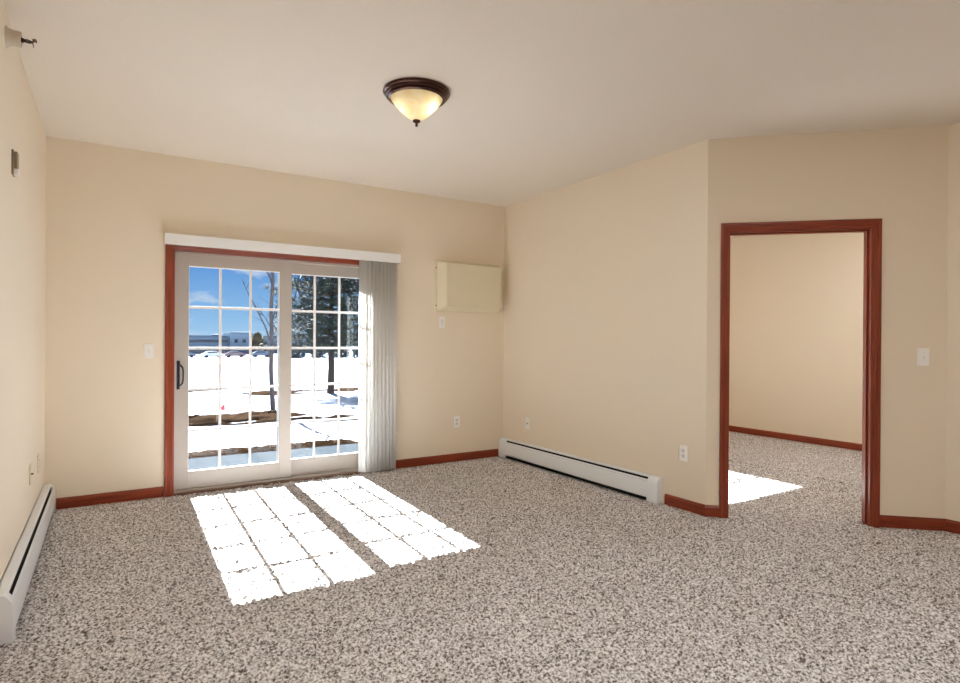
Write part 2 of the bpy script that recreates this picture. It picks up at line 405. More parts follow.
# ------------------------------------------------------------------ casings (moulded, mitred)
CASE = [(0.0, 0.0), (0.0, 0.009), (0.004, 0.0125), (0.012, 0.0115), (0.016, 0.014), (0.026, 0.0125), (0.030, 0.0155), (0.040, 0.0145), (0.044, 0.0175), (0.056, 0.0175), (0.0585, 0.015), (0.0585, 0.0)]
def casing(parent, x0, x1, z1, mats, wscale=1.0, y=0.0):
    """U-shaped moulding round an opening x0..x1, top z1 (inner edges); outer edge grows outward; local -y is the room"""
    pr = [(u * wscale, v) for u, v in CASE]
    W = pr[-1][0]
    def piece(pa, pb, mat):
        b = MB()
        A = [b.bm.verts.new(pa(u, v)) for u, v in pr]; B = [b.bm.verts.new(pb(u, v)) for u, v in pr]
        n = len(pr); b.bm.faces.new(A); b.bm.faces.new(B[::-1])
        for i in range(n): b.bm.faces.new((A[i], B[i], B[(i + 1) % n], A[(i + 1) % n]))
        return b.build('casing', mat, parent)
    piece(lambda u, v: (x0 - u, y - v, -0.004), lambda u, v: (x0 - u, y - v, z1 + u), mats[2])
    piece(lambda u, v: (x0 - u, y - v, z1 + u), lambda u, v: (x1 + u, y - v, z1 + u), mats[0])
    piece(lambda u, v: (x1 + u, y - v, z1 + u), lambda u, v: (x1 + u, y - v, -0.004), mats[2])

# ------------------------------------------------------------------ door_1: bedroom doorway trim
D1 = empty('door_1', P0, ANG, 'open bedroom doorway framed in mahogany casing', 'doorway', kind='structure')
casing(D1, 0.152, 1.055, 2.032, (M['wood_x'], None, M['wood_z']), 1.06)
jx0, jx1, jz = 0.148, 1.058, 2.028
b = MB(); b.box(OX0 + 0.001, jx0, -0.0, 0.118, -0.004, jz); b.build('jamb', M['wood_z'], D1)
b = MB(); b.box(jx1, OX1 - 0.001, -0.0, 0.118, -0.004, jz); b.build('jamb', M['wood_z'], D1)
b = MB(); b.box(OX0 + 0.001, OX1 - 0.001, -0.0, 0.118, jz, OZ - 0.001); b.build('jamb', M['wood_x'], D1)
for x0, x1 in ((jx0, jx0 + 0.011), (jx1 - 0.011, jx1)):
    b = MB(); b.box(x0, x1, 0.040, 0.076, -0.004, jz - 0.011, 0.002); b.build('door_stop', M['wood_z'], D1)
b = MB(); b.box(jx0, jx1, 0.040, 0.076, jz - 0.011, jz, 0.002); b.build('door_stop', M['wood_x'], D1)
for z in (1.80, 1.02, 0.22):
    b = MB(); b.tube([(jx0 + 0.006, 0.121, z), (jx0 + 0.006, 0.121, z + 0.09)], 0.006, 10); b.box(jx0, jx0 + 0.003, 0.078, 0.120, z, z + 0.09)
    b.build('hinge', M['bronze'], D1)
b = MB(); b.box(jx1 - 0.002, jx1, 0.080, 0.108, 0.93, 0.99); b.build('strike_plate', M['bronze'], D1)

# ------------------------------------------------------------------ patio door
D2 = empty('door_2', (0, YB, 0), 0, 'white-gridded sliding glass patio door in mahogany casing', 'patio door', kind='structure')
casing(D2, 0.426, 2.163, 1.958, (M['wood_x'], None, M['wood_z']), 1.0)
for nm, bx, mt in (('jamb', (DX0, DX0 + 0.010, 0, 0.045, 0, DZ1), 'wood_z'), ('jamb', (DX1 - 0.010, DX1, 0, 0.045, 0, DZ1), 'wood_z'), ('jamb', (DX0, DX1, 0, 0.045, DZ1 - 0.010, DZ1), 'wood_x')):
    b = MB(); b.box(*bx); b.build(nm, M[mt], D2)
for bx in ((DX0, DX0 + 0.030, 0.045, 0.155, 0.0, DZ1), (DX1 - 0.030, DX1, 0.045, 0.155, 0.0, DZ1), (DX0, DX1, 0.045, 0.155, DZ1 - 0.030, DZ1)):
    b = MB(); b.box(*bx, 0.003); b.build('frame', M['vinyl'], D2)
b = MB(); b.box(DX0, DX1, 0.030, 0.165, -0.03, 0.024, 0.003); b.box(DX0 + 0.03, DX1 - 0.03, 0.098, 0.104, 0.024, 0.036); b.build('sill_track', M['vinyl'], D2)
b = MB(); b.box(DX0, DX1, -0.012, 0.030, -0.02, 0.010, 0.003); b.build('threshold', M['threshold'], D2)

def sash(parent, name, x0, x1, z0, z1, y0, y1, gx0, gx1, gz0, gz1, ncol, nrow, parts=True):
    """window panel: frame mesh + glazing bead + pane + grille bars as sub-parts"""
    b = MB()
    b.box(x0, gx0, y0, y1, z0, z1, 0.003); b.box(gx1, x1, y0, y1, z0, z1, 0.003)
    b.box(gx0, gx1, y0, y1, z0, gz0, 0.003); b.box(gx0, gx1, y0, y1, gz1, z1, 0.003)
    sh = b.build(name, M['vinyl'], parent)
    yc = (y0 + y1) / 2
    for bx in ((gx0, gx0 + 0.003, y0 + 0.006, y1 - 0.006, gz0, gz1), (gx1 - 0.003, gx1, y0 + 0.006, y1 - 0.006, gz0, gz1), (gx0, gx1, y0 + 0.006, y1 - 0.006, gz0, gz0 + 0.006), (gx0, gx1, y0 + 0.006, y1 - 0.006, gz1 - 0.006, gz1)):
        b = MB(); b.box(*bx); b.build('glazing_bead', M['muntin'], sh)
    b = MB(); b.box(gx0, gx1, yc + 0.004, yc + 0.008, gz0, gz1); b.build('pane', M['glass'], sh)
    for i in range(1, ncol):
        x = gx0 + (gx1 - gx0) * i / ncol
        b = MB(); b.box(x - 0.0105, x + 0.0105, yc - 0.004, yc + 0.003, gz0, gz1, 0.0015); b.build('muntin', M['muntin'], sh)
    for j in range(1, nrow):
        z = gz0 + (gz1 - gz0) * j / nrow
        b = MB(); b.box(gx0, gx1, yc - 0.0045, yc + 0.0025, z - 0.0105, z + 0.0105, 0.0015); b.build('muntin', M['muntin'], sh)
    return sh
sl = sash(D2, 'sliding_panel', 0.446, 1.366, 0.026, 1.942, 0.055, 0.093, 0.541, 1.262, 0.160, 1.843, 3, 5)
fx = sash(D2, 'fixed_panel', 1.262, 2.142, 0.030, 1.938, 0.108, 0.146, 1.360, 2.055, 0.163, 1.839, 3, 5)
# handle on the sliding panel
b = MB(); b.box(0.452, 0.478, 0.047, 0.055, 0.838, 1.070, 0.003); hd = b.build('handle', M['handle'], sl)
b = MB(); b.tube([(0.470, 0.046, 1.035), (0.482, 0.025, 1.032), (0.494, 0.008, 1.015), (0.498, 0.002, 0.985), (0.498, 0.002, 0.925), (0.494, 0.008, 0.892), (0.482, 0.025, 0.874), (0.470, 0.046, 0.870)], 0.0065, 8)
b.box(0.458, 0.468, 0.030, 0.048, 0.895, 0.930, 0.002)
b.build('handle_grip', M['handle'], sl, auto=40)

# ------------------------------------------------------------------ window_1: bedroom window (throws the second patch of sun)
W1 = empty('window_1', (0, YB, 0), 0, 'gridded bedroom window out of sight behind the angled wall', 'window', kind='structure')
casing_y = 0
for bx, mt in (((BWX0, BWX0 + 0.012, 0, 0.05, BWZ0, BWZ1), 'wood_z'), ((BWX1 - 0.012, BWX1, 0, 0.05, BWZ0, BWZ1), 'wood_z'), ((BWX0, BWX1, 0, 0.05, BWZ1 - 0.012, BWZ1), 'wood_x'), ((BWX0 - 0.06, BWX1 + 0.06, -0.02, 0.05, BWZ0 - 0.02, BWZ0), 'wood_x')):
    b = MB(); b.box(*bx); b.build('jamb', M[mt], W1)
mid = 4.605
sash(W1, 'casement', BWX0 + 0.012, mid - 0.004, BWZ0, BWZ1 - 0.012, 0.07, 0.115, BWX0 + 0.045, mid - 0.018, BWZ0 + 0.05, 1.980, 2, 5)
sash(W1, 'casement', mid + 0.004, BWX1 - 0.012, BWZ0, BWZ1 - 0.012, 0.07, 0.115, mid + 0.018, BWX1 - 0.035, BWZ0 + 0.05, 1.980, 2, 5)

# ================================================================== CEILING LAMP
LX, LY = 1.511, 3.104
lamp = empty('ceiling_lamp', (LX, LY, H), 0, 'round flush ceiling lamp with glowing alabaster bowl and bronze rim', 'lamp')
b = MB(); b.lathe([(0.06, 0.0), (0.190, 0.0), (0.195, -0.004), (0.196, -0.012), (0.190, -0.019), (0.183, -0.021), (0.184, -0.028), (0.178, -0.035), (0.170, -0.036), (0.170, -0.043), (0.163, -0.049), (0.155, -0.050), (0.150, -0.040), (0.06, -0.020)], 72)
b.build('rim', M['bronze'], lamp, auto=35)
b = MB(); b.lathe([(0.151, -0.040), (0.146, -0.054), (0.126, -0.082), (0.100, -0.110), (0.072, -0.136), (0.045, -0.157), (0.024, -0.167), (0.004, -0.170)], 72)
b.build('bowl', M['alabaster'], lamp, smooth=True)
b = MB(); b.lathe([(0.002, -0.165), (0.020, -0.167), (0.024, -0.172), (0.021, -0.178), (0.010, -0.183), (0.006, -0.189), (0.009, -0.195), (0.007, -0.203), (0.001, -0.206)], 24)
b.build('finial', M['bronze'], lamp, smooth=True)
bulbmat = emission('bulb_glass', (1.0, 0.86, 0.62), 3.0)
for dx, dy in ((0.052, -0.062), (-0.070, 0.010)):
    b = MB(); b.lathe([(0.001, 0.022), (0.015, 0.018), (0.022, 0.0), (0.015, -0.018), (0.001, -0.022)], 16, (dx, dy, -0.060)); b.build('bulb', bulbmat, lamp, smooth=True)
    ld = bpy.data.lights.new('bulb_light', 'POINT'); ld.energy = 0.50 if dx > 0 else 0.26; ld.shadow_soft_size = 0.015; ld.color = (1.0, 0.88, 0.66)
    lo = bpy.data.objects.new('bulb_light', ld); COL.objects.link(lo); lo.parent = lamp; lo.location = (dx, dy, -0.084)

# added ceiling fill fixtures, out of view, to brighten the room and bedroom
def fixture(x, y, label, power=FILL_POWER):
    f = empty('fill_fixture', (x, y, H), 0, label, 'lamp')
    b = MB(); b.box(-0.62, 0.62, -0.26, 0.26, -0.06, 0.0, 0.006); b.build('housing', M['plate'], f)
    b = MB(); b.box(-0.60, 0.60, -0.24, 0.24, -0.085, -0.06, 0.012); b.build('diffuser', emission('fill_diffuser', (1.0, 0.95, 0.88), 2.0), f)
    ld = bpy.data.lights.new('fill_light', 'AREA'); ld.shape = 'RECTANGLE'; ld.size = 1.2; ld.size_y = 0.48; ld.energy = power; ld.color = (0.97, 0.98, 1.0)
    lo = bpy.data.objects.new('fill_light', ld); COL.objects.link(lo); lo.parent = f; lo.location = (0, 0, -0.088)
fixture(0.75, 1.0, 'added flat white fill fixture on the ceiling behind the viewer near the left wall')
fixture(2.3, -0.1, 'added flat white fill fixture on the ceiling behind the viewer near the right wall')
fixture(6.1, 2.6, 'added flat white fill fixture in the bedroom out of sight above the doorway', 15.0)

# ================================================================== VERTICAL BLIND
bl = empty('vertical_blind', (0, YB, 0), 0, 'white vertical blind drawn aside under a long white valance', 'blind')
VX0, VX1 = 0.357, 2.349
b = MB()
b.box(VX0, VX1, -0.102, -0.096, 1.982, 2.068, 0.002); b.box(VX0, VX0 + 0.006, -0.097, 0.0, 1.982, 2.068, 0.002); b.box(VX1 - 0.006, VX1, -0.097, 0.0, 1.982, 2.068, 0.002)
b.box(VX0, VX1, -0.097, 0.0, 2.062, 2.068)
b.build('valance', M['valance'], bl)
b = MB(); b.box(VX0 + 0.02, VX1 - 0.02, -0.075, -0.035, 2.006, 2.046, 0.003); b.build('headrail', M['plate'], bl)
NV_ = 9
for i in range(NV_):
    x = 1.996 + 0.0365 * i
    ang = math.radians(122 + random.uniform(-11, 11) + 26 * (i == 0) + 4 * math.sin(i * 1.7))
    b = MB(); n = 7; front = []; back = []
    for k in range(n):
        u = (k / (n - 1) - 0.5) * 0.089
        cv = 0.017 * (1 - (2 * k / (n - 1) - 1) ** 2)
        for z, lst in ((0.014, front), (2.000, back)):
            jit = random.uniform(-0.002, 0.002) if z < 1 else 0
            px = u * math.cos(ang) - cv * math.sin(ang); py = u * math.sin(ang) + cv * math.cos(ang)
            lst.append(b.bm.verts.new((x + px + jit, -0.055 + py, z)))
    for k in range(n - 1): b.bm.faces.new((front[k], front[k + 1], back[k + 1], back[k]))
    v = b.build('vane', M['vane'], bl, smooth=True)
    md = v.modifiers.new('thickness', 'SOLIDIFY'); md.thickness = 0.0009
b = MB(); b.tube([(2.344, -0.030, 1.99), (2.343, -0.028, 1.2), (2.343, -0.026, 0.35)], 0.0016, 6); b.tube([(2.350, -0.022, 1.99), (2.350, -0.022, 1.2), (2.349, -0.022, 0.40)], 0.0016, 6)
b.build('cord', M['plate'], bl)
for x, y, z0, z1 in ((2.345, -0.026, 0.17, 0.36), (2.352, -0.022, 0.96, 0.985), (2.345, -0.026, 0.50, 0.515)):
    b = MB(); b.tube([(x, y, z0), (x, y, z1)], 0.007, 8); b.build('cord_weight', M['plate'], bl, auto=40)

# ================================================================== AIR CONDITIONER COVER
ac = empty('air_conditioner', (0, YB, 0), 0, 'almond air conditioner cover box high on the wall near the corner', 'air conditioner')
b = MB()
back = [(2.785, 1.545), (3.535, 1.545), (3.535, 2.052), (2.785, 2.052)]
front = [(2.828, 1.592), (3.482, 1.592), (3.482, 2.020), (2.828, 2.020)]
A = [b.bm.verts.new((x, -0.012, z)) for x, z in back]; B = [b.bm.verts.new((x, -0.150, z)) for x, z in front]
b.bm.faces.new(A); b.bm.faces.new(B[::-1])
for i in range(4): b.bm.faces.new((A[i], B[i], B[(i + 1) % 4], A[(i + 1) % 4]))
bmesh.ops.bevel(b.bm, geom=list(b.bm.edges), offset=0.005, segments=2, affect='EDGES')
b.build('cover', M['ac'], ac, auto=30)
b = MB(); b.box(2.772, 3.548, -0.012, 0.0, 1.535, 2.064, 0.003); b.build('wall_flange', M['ac'], ac)
for z in (1.60, 1.98):
    b = MB(); b.lathe([(0.001, -0.004), (0.006, -0.003), (0.007, 0.0)], 12, (2.779, -0.012, z), 'Y'); b.build('screw', M['slot'], ac)

# ================================================================== WALL PLATES
def plate(name, loc, rz, kind, label, cat, mat='plate', wd=0.070, ht=0.115, dp=0.006):
    e = empty(name, loc, rz, label, cat)
    b = MB(); b.box(-wd / 2, wd / 2, -dp, 0, -ht / 2, ht / 2, 0.0025); b.build('plate', M[mat], e)
    if kind == 'switch':
        b = MB(); b.box(-0.0055, 0.0055, -dp - 0.0015, -dp + 0.001, -0.0125, 0.0125); b.build('toggle_slot', M['plate_grey'], e)
        b = MB(); b.prism([(-dp, -0.004), (-dp - 0.012, 0.006), (-dp - 0.012, 0.011), (-dp, 0.008)], 0, -0.004, 0.004); b.build('toggle', M['plate'], e)
        for z in (-0.030, 0.030):
            b = MB(); b.lathe([(0.0005, -0.0012), (0.003, -0.0008), (0.0035, 0.0)], 10, (0, -dp, z), 'Y'); b.build('screw', M['plate_grey'], e)
    elif kind == 'outlet':
        for z in (-0.020, 0.020):
            b = MB(); b.box(-0.0165, 0.0165, -dp - 0.0025, -dp + 0.001, z - 0.0145, z + 0.0145, 0.002); r = b.build('receptacle', M['plate_grey'], e)
            for x in (-0.0065, 0.0065):
                b = MB(); b.box(x - 0.0012, x + 0.0012, -dp - 0.0030, -dp - 0.002, z - 0.001, z + 0.008); b.build('slot', M['slot'], r)
            b = MB(); b.lathe([(0.0005, -0.0006), (0.0026, -0.0004), (0.0028, 0.0004)], 8, (0, -dp - 0.0025, z - 0.008), 'Y'); b.build('ground_hole', M['slot'], r)
        b = MB(); b.lathe([(0.0005, -0.0012), (0.003, -0.0008), (0.0035, 0.0)], 10, (0, -dp, 0), 'Y'); b.build('screw', M['steel'], e)
    elif kind == 'coax':
        b = MB(); b.lathe([(0.0005, -0.010), (0.0045, -0.010), (0.0045, -0.002), (0.0065, -0.002), (0.0065, 0.0)], 12, (0, -dp, 0), 'Y'); b.build('connector', M['slot'], e)
        for z in (-0.042, 0.042):
            b = MB(); b.lathe([(0.0005, -0.0012), (0.003, -0.0008), (0.0035, 0.0)], 10, (0, -dp, z), 'Y'); b.build('screw', M['plate_grey'], e)
    elif kind == 'rocker':
        b = MB(); b.prism([(-dp + 0.001, -0.032), (-dp - 0.004, -0.030), (-dp - 0.0015, 0.0), (-dp - 0.002, 0.030), (-dp + 0.001, 0.032)], 0, -0.016, 0.016); b.build('rocker', M['plate_grey'], e)
    return e
plate('light_switch', (0.256, YB, 1.150), 0, 'switch', 'white toggle light switch left of the patio door', 'light switch')
plate('control_switch', (2.854, YB, 1.429), 0, 'rocker', 'small white switch plate just below the air conditioner', 'switch')
plate('wall_outlet', (3.033, YB, 0.406), 0, 'outlet', 'white outlet low on the wall right of the blinds', 'outlet')
plate('cable_outlet', (XR, 4.805, 0.402), -math.pi / 2, 'coax', 'white cable jack plate above the far end of right heater', 'outlet')
plate('wall_outlet', (XR, 2.879, 0.418), -math.pi / 2, 'outlet', 'white outlet above the near end of right heater', 'outlet')
pa = P0 + TV * 1.3755
plate('light_switch', (pa.x, pa.y, 1.157), ANG, 'switch', 'white toggle light switch right of the bedroom doorway', 'light switch')
plate('cable_outlet', (XL, 4.345, 0.442), math.pi / 2, 'coax', 'beige cable jack plate above the left heater', 'outlet', 'plate_beige', 0.085)
plate('wall_outlet', (XL, 4.79, 0.424), math.pi / 2, 'outlet', 'beige outlet above the left heater by the corner', 'outlet', 'plate_beige')

# small sensor box high on the left wall
sb = empty('wall_sensor', (XL, 3.545, 2.080), math.pi / 2, 'small tan sensor box high on the left wall', 'sensor')
b = MB(); b.box(-0.034, 0.034, -0.008, 0, -0.060, 0.056, 0.002); b.build('back_plate', M['tan_plastic'], sb)
b = MB(); b.box(-0.026, 0.026, -0.023, -0.008, -0.030, 0.050, 0.004); b.build('case', M['tan_plastic'], sb)
b = MB(); b.box(-0.020, 0.020, -0.026, -0.008, -0.060, -0.030, 0.003); b.build('lens', M['plate'], sb)

# sidewall sprinkler head
sp_ = empty('fire_sprinkler', (XL, 3.33, 2.585), 0, 'sidewall fire sprinkler poking out of the left wall near the ceiling', 'sprinkler')
b = MB(); b.lathe([(0.048, 0.0), (0.046, 0.004), (0.038, 0.012), (0.034, 0.026), (0.033, 0.054), (0.029, 0.055), (0.029, 0.026), (0.010, 0.026)], 32, (0, 0, 0), 'X'); b.build('escutcheon_cup', M['cup'], sp_, auto=35)
b = MB(); b.lathe([(0.010, 0.02), (0.010, 0.062), (0.007, 0.065)], 16, (0, 0, 0), 'X', True); b.build('nozzle', M['bronze'], sp_, auto=35)
b = MB()
for s in (-1, 1): b.tube([(0.060, 0.009 * s, 0), (0.077, 0.016 * s, 0), (0.096, 0.004 * s, 0)], 0.003, 6)
b.tube([(0.064, 0, 0), (0.096, 0, 0)], 0.0025, 6); b.build('frame_arms', M['bronze'], sp_, auto=40)
b = MB(); b.box(0.095, 0.098, -0.016, 0.016, -0.016, 0.010); b.box(0.095, 0.110, -0.016, 0.016, 0.008, 0.011); b.build('deflector', M['bronze'], sp_)

# ================================================================== BASEBOARD HEATERS
def heater(name, length, loc, rz, label, cap_a, cap_b):
    """local: x along the wall 0..length, -y into the room, back at y=0"""
    e = empty(name, loc, rz, label, 'heater', 'hot water baseboard heaters')
    hb = [(-0.0, 0.0), (-0.066, 0.0), (-0.068, 0.004), (-0.068, 0.150), (-0.062, 0.166), (-0.044, 0.190), (-0.034, 0.197), (0.0, 0.197)]
    for x0, x1 in ((0, cap_a), (length - cap_b, length)):
        b = MB(); b.prism(hb, 0, x0, x1); bmesh.ops.bevel(b.bm, geom=[ed for ed in b.bm.edges if abs(ed.verts[0].co.x - ed.verts[1].co.x) < 1e-5], offset=0.002, segments=1, affect='EDGES')
        b.build('end_cap', M['heater'], e, auto=25)
    x0, x1 = cap_a, length - cap_b
    b = MB(); b.box(x0, x1, -0.004, 0, 0.0, 0.196); b.prism([(0, 0.196), (-0.034, 0.196), (-0.045, 0.189), (-0.044, 0.186), (-0.033, 0.192), (0, 0.192)], 0, x0, x1); b.build('back_plate', M['heater'], e, auto=25)
    b = MB(); b.prism([(-0.0655, 0.032), (-0.0665, 0.032), (-0.0665, 0.148), (-0.0645, 0.158), (-0.0625, 0.157), (-0.0645, 0.147), (-0.0645, 0.034)], 0, x0, x1)
    b.prism([(-0.0665, 0.032), (-0.0665, 0.036), (-0.050, 0.036), (-0.050, 0.032)], 0, x0, x1); b.build('front_panel', M['heater'], e, auto=25)
    b = MB(); b.prism([(-0.0635, 0.160), (-0.0555, 0.172), (-0.0535, 0.171), (-0.0615, 0.158)], 0, x0, x1); b.build('damper', M['heater'], e)
    b = MB(); b.box(x0, x1, -0.044, -0.005, 0.050, 0.185); b.build('slot_shade_liner', M['black'], e)  # black liner in place of fins, paints the shade inside the slot
    b = MB(); b.box(x0, x1, -0.056, -0.004, 0.004, 0.020); b.build('gap_shade_strip', M['black'], e)  # black strip painting the shade in the gap below the panel
    return e
# right wall: local x runs towards -y world when rz=-90deg, so start at the far end
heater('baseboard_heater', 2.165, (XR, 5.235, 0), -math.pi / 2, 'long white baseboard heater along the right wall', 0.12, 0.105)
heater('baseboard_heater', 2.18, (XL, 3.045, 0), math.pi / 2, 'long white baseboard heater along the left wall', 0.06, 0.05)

# ================================================================== OUTDOORS
def gz(y): return float(np.interp(y, [5.4, 7.2, 12, 17, 22, 60, 105, 140, 260], [-0.11, -0.13, -0.26, -0.40, -0.48, -1.35, -2.30, -2.95, -3.3]))
ys = np.concatenate([np.arange(5.42, 26, 0.22), np.linspace(26.5, 260, 90)])
xs_base = np.linspace(-1, 1, 140)
verts = []; faces = []
for j, y in enumerate(ys):
    half = 14 + (y - 5) * 0.75
    for xb in xs_base:
        x = 2.5 + (y - 5) * 0.25 + xb * half
        d = 0.025 * math.sin(x * 1.3 + y * 0.7) + 0.02 * math.sin(x * 0.6 - y * 1.9 + 1) + 0.012 * math.sin(3.1 * x + 2.3 * y)
        d *= min(1, max(0, (y - 7.2) / 2)) * (1 if y < 40 else 1.5)
        verts.append((x, y, gz(y) + d))
nx = len(xs_base)
for j in range(len(ys) - 1):
    for i in range(nx - 1): faces.append((j * nx + i, j * nx + i + 1, (j + 1) * nx + i + 1, (j + 1) * nx + i))
me = bpy.data.meshes.new('ground'); me.from_pydata(verts, [], faces)
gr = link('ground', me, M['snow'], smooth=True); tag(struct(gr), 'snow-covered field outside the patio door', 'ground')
b = MB(); b.box(-1.5, 5.5, YB + T + 0.01, 7.22, -0.20, -0.085, 0.01)
tag(struct(b.build('patio_slab', M['slab'])), 'wet grey patio slab right outside the glass', 'slab')

def bare_patch(name, x0, x1, yc, wid, label, hgt=0.05, slope=0.0, mat='dirt', seed=0, holes=1.0):
    r = random.Random(seed); nxx = int((x1 - x0) / 0.05); nyy = 24
    ph = [r.uniform(0, 6.28) for _ in range(8)]
    V = []; Fc = []
    for i in range(nxx + 1):
        x = x0 + (x1 - x0) * i / nxx
        endt = min(1, min(i, nxx - i) / (0.18 * nxx))
        c = yc + slope * (x - x0) + 0.10 * wid * math.sin(1.3 * x + ph[0]) + 0.06 * wid * math.sin(4.1 * x + ph[1])
        hw = 0.5 * wid * math.sqrt(endt) * (1 + 0.25 * math.sin(2.3 * x + ph[2]) + 0.18 * math.sin(6.7 * x + ph[3]))
        for j in range(nyy + 1):
            t = j / nyy * 2 - 1
            y = c + t * hw
            nse = math.sin(1.7 * x + 9.0 * y + ph[4]) + 0.8 * math.sin(3.9 * x - 14.0 * y + ph[5]) + 0.6 * math.sin(8.3 * x + 5.0 * y + ph[6])
            V.append((x, y, gz(y) - 0.02 + hgt * (1 - t * t) * (0.8 + 0.4 * r.random()) * max(0.15, endt) - 0.09 * holes * max(0.0, nse - 0.25)))
    for i in range(nxx):
        for j in range(nyy):
            a = i * (nyy + 1) + j; Fc.append((a, a + nyy + 1, a + nyy + 2, a + 1))
    me = bpy.data.meshes.new(name); me.from_pydata(V, [], Fc)
    o = link(name, me, M[mat], smooth=True); o['kind'] = 'structure'; tag(o, label, 'ground'); return o
bare_patch('bare_ground', -0.6, 3.2, 7.42, 0.26, 'thin strip of dead turf along the patio slab edge', 0.10, 0.0, 'dirt', 1, 0.4)
bare_patch('bare_ground', 3.0, 5.2, 7.36, 0.22, 'thin turf strip along the slab edge seen through the fixed panel', 0.09, 0.0, 'dirt', 2, 0.4)
bare_patch('bare_ground', 0.4, 3.4, 11.95, 1.3, 'band of bare dead grass around the bare tree and red flag', 0.10, 0.05, 'dirt', 3)
bare_patch('bare_ground', 0.6, 4.4, 11.0, 0.30, 'narrow muddy rut in the snow nearer than the red flag', 0.07, -0.06, 'dirt', 4)
bare_patch('bare_ground', 2.6, 5.0, 10.35, 0.18, 'thin muddy rut in the snow behind the fixed panel', 0.06, -0.06, 'dirt', 8)
bare_patch('bare_ground', 3.5, 8.5, 19.2, 2.2, 'brown bare ground spread under the pine tree', 0.08, -0.24, 'dirt', 5, 0.5)
bare_patch('bare_ground', 1.2, 3.7, 22.0, 0.6, 'faint brown streak in the far snow left of the pine', 0.06, -0.5, 'dirt', 6)

# marker flag
fo = empty('marker_flag', (1.62, 11.36, gz(11.36)), 0.0, 'small red marker flag on a wire in the dead grass', 'flag')
b = MB(); b.tube([(0, 0, 0), (0.004, 0, 0.30)], 0.0025, 6); b.build('wire', M['steel'], fo)
b = MB(); A = [(0.004, 0, 0.22), (0.122, 0.010, 0.225), (0.115, -0.008, 0.34)]
b.prism([(0.004, 0.205), (0.135, 0.205), (0.130, 0.330)], 1, -0.0015, 0.0015); b.build('pennant', M['flag'], fo)

# bare tree in front of the left panel
def wander(p, d, length, n, bend, r):
    pts = [Vector(p)]; d = Vector(d).normalized()
    for i in range(n):
        d = (d + Vector((r.uniform(-bend, bend), r.uniform(-bend, bend), r.uniform(-bend * .4, bend * .8)))).normalized()
        pts.append(pts[-1] + d * length / n)
    return pts
r = random.Random(11)
bt = empty('bare_tree', (2.88, 12.69, gz(12.69)), 0, 'slim leafless tree growing beside the bare dead grass', 'tree')
trunk = [(0.02, 0, -0.05), (-0.01, -0.01, 0.4), (-0.04, -0.03, 0.9), (-0.03, -0.04, 1.6), (-0.05, -0.06, 2.2), (-0.02, -0.08, 2.75), (-0.06, -0.08, 3.4), (-0.02, -0.05, 4.2), (0.0, 0, 5.0)]
b = MB(); b.tube(trunk, [0.060, 0.050, 0.046, 0.043, 0.039, 0.036, 0.028, 0.018, 0.006], 10); b.build('trunk', M['bark_grey'], bt, smooth=True)
branches = [((-0.04, -0.03, 1.45), (-0.60, 0.02, 2.70), 0.018), ((-0.03, -0.05, 2.70), (-0.25, 0.0, 3.15), 0.016), ((-0.03, -0.05, 2.62), (-0.10, 0, 3.0), 0.012), ((-0.04, -0.04, 1.9), (0.45, 0.1, 3.0), 0.016), ((-0.03, -0.04, 1.75), (-0.25, 0.3, 2.15), 0.012), ((-0.03, -0.06, 3.0), (0.6, 0, 4.2), 0.02), ((-0.05, -0.07, 3.3), (-0.7, 0.1, 4.6), 0.02), ((-0.04, -0.04, 1.55), (0.25, -0.1, 2.0), 0.010)]
for a, c, rad in branches:
    a, c = Vector(a), Vector(c); pts = [a.lerp(c, t) + Vector((r.uniform(-.02, .02), r.uniform(-.02, .02), 0.05 * math.sin(t * 3.1))) for t in (0, .25, .5, .75, 1)]
    b = MB(); b.tube(pts, [rad, rad * .8, rad * .6, rad * .4, rad * .2], 6)
    for q_ in range(5):
        s = pts[1].lerp(pts[4], r.random()); tw = wander(s, (r.uniform(-1, 1), r.uniform(-.6, .6), r.uniform(.3, 1.2)), r.uniform(.2, .5), 3, .3, r)
        b.tube(tw, [rad * .35, rad * .25, rad * .18, rad * .08], 5)
    b.build('branch', M['bark_grey'], bt, smooth=True)

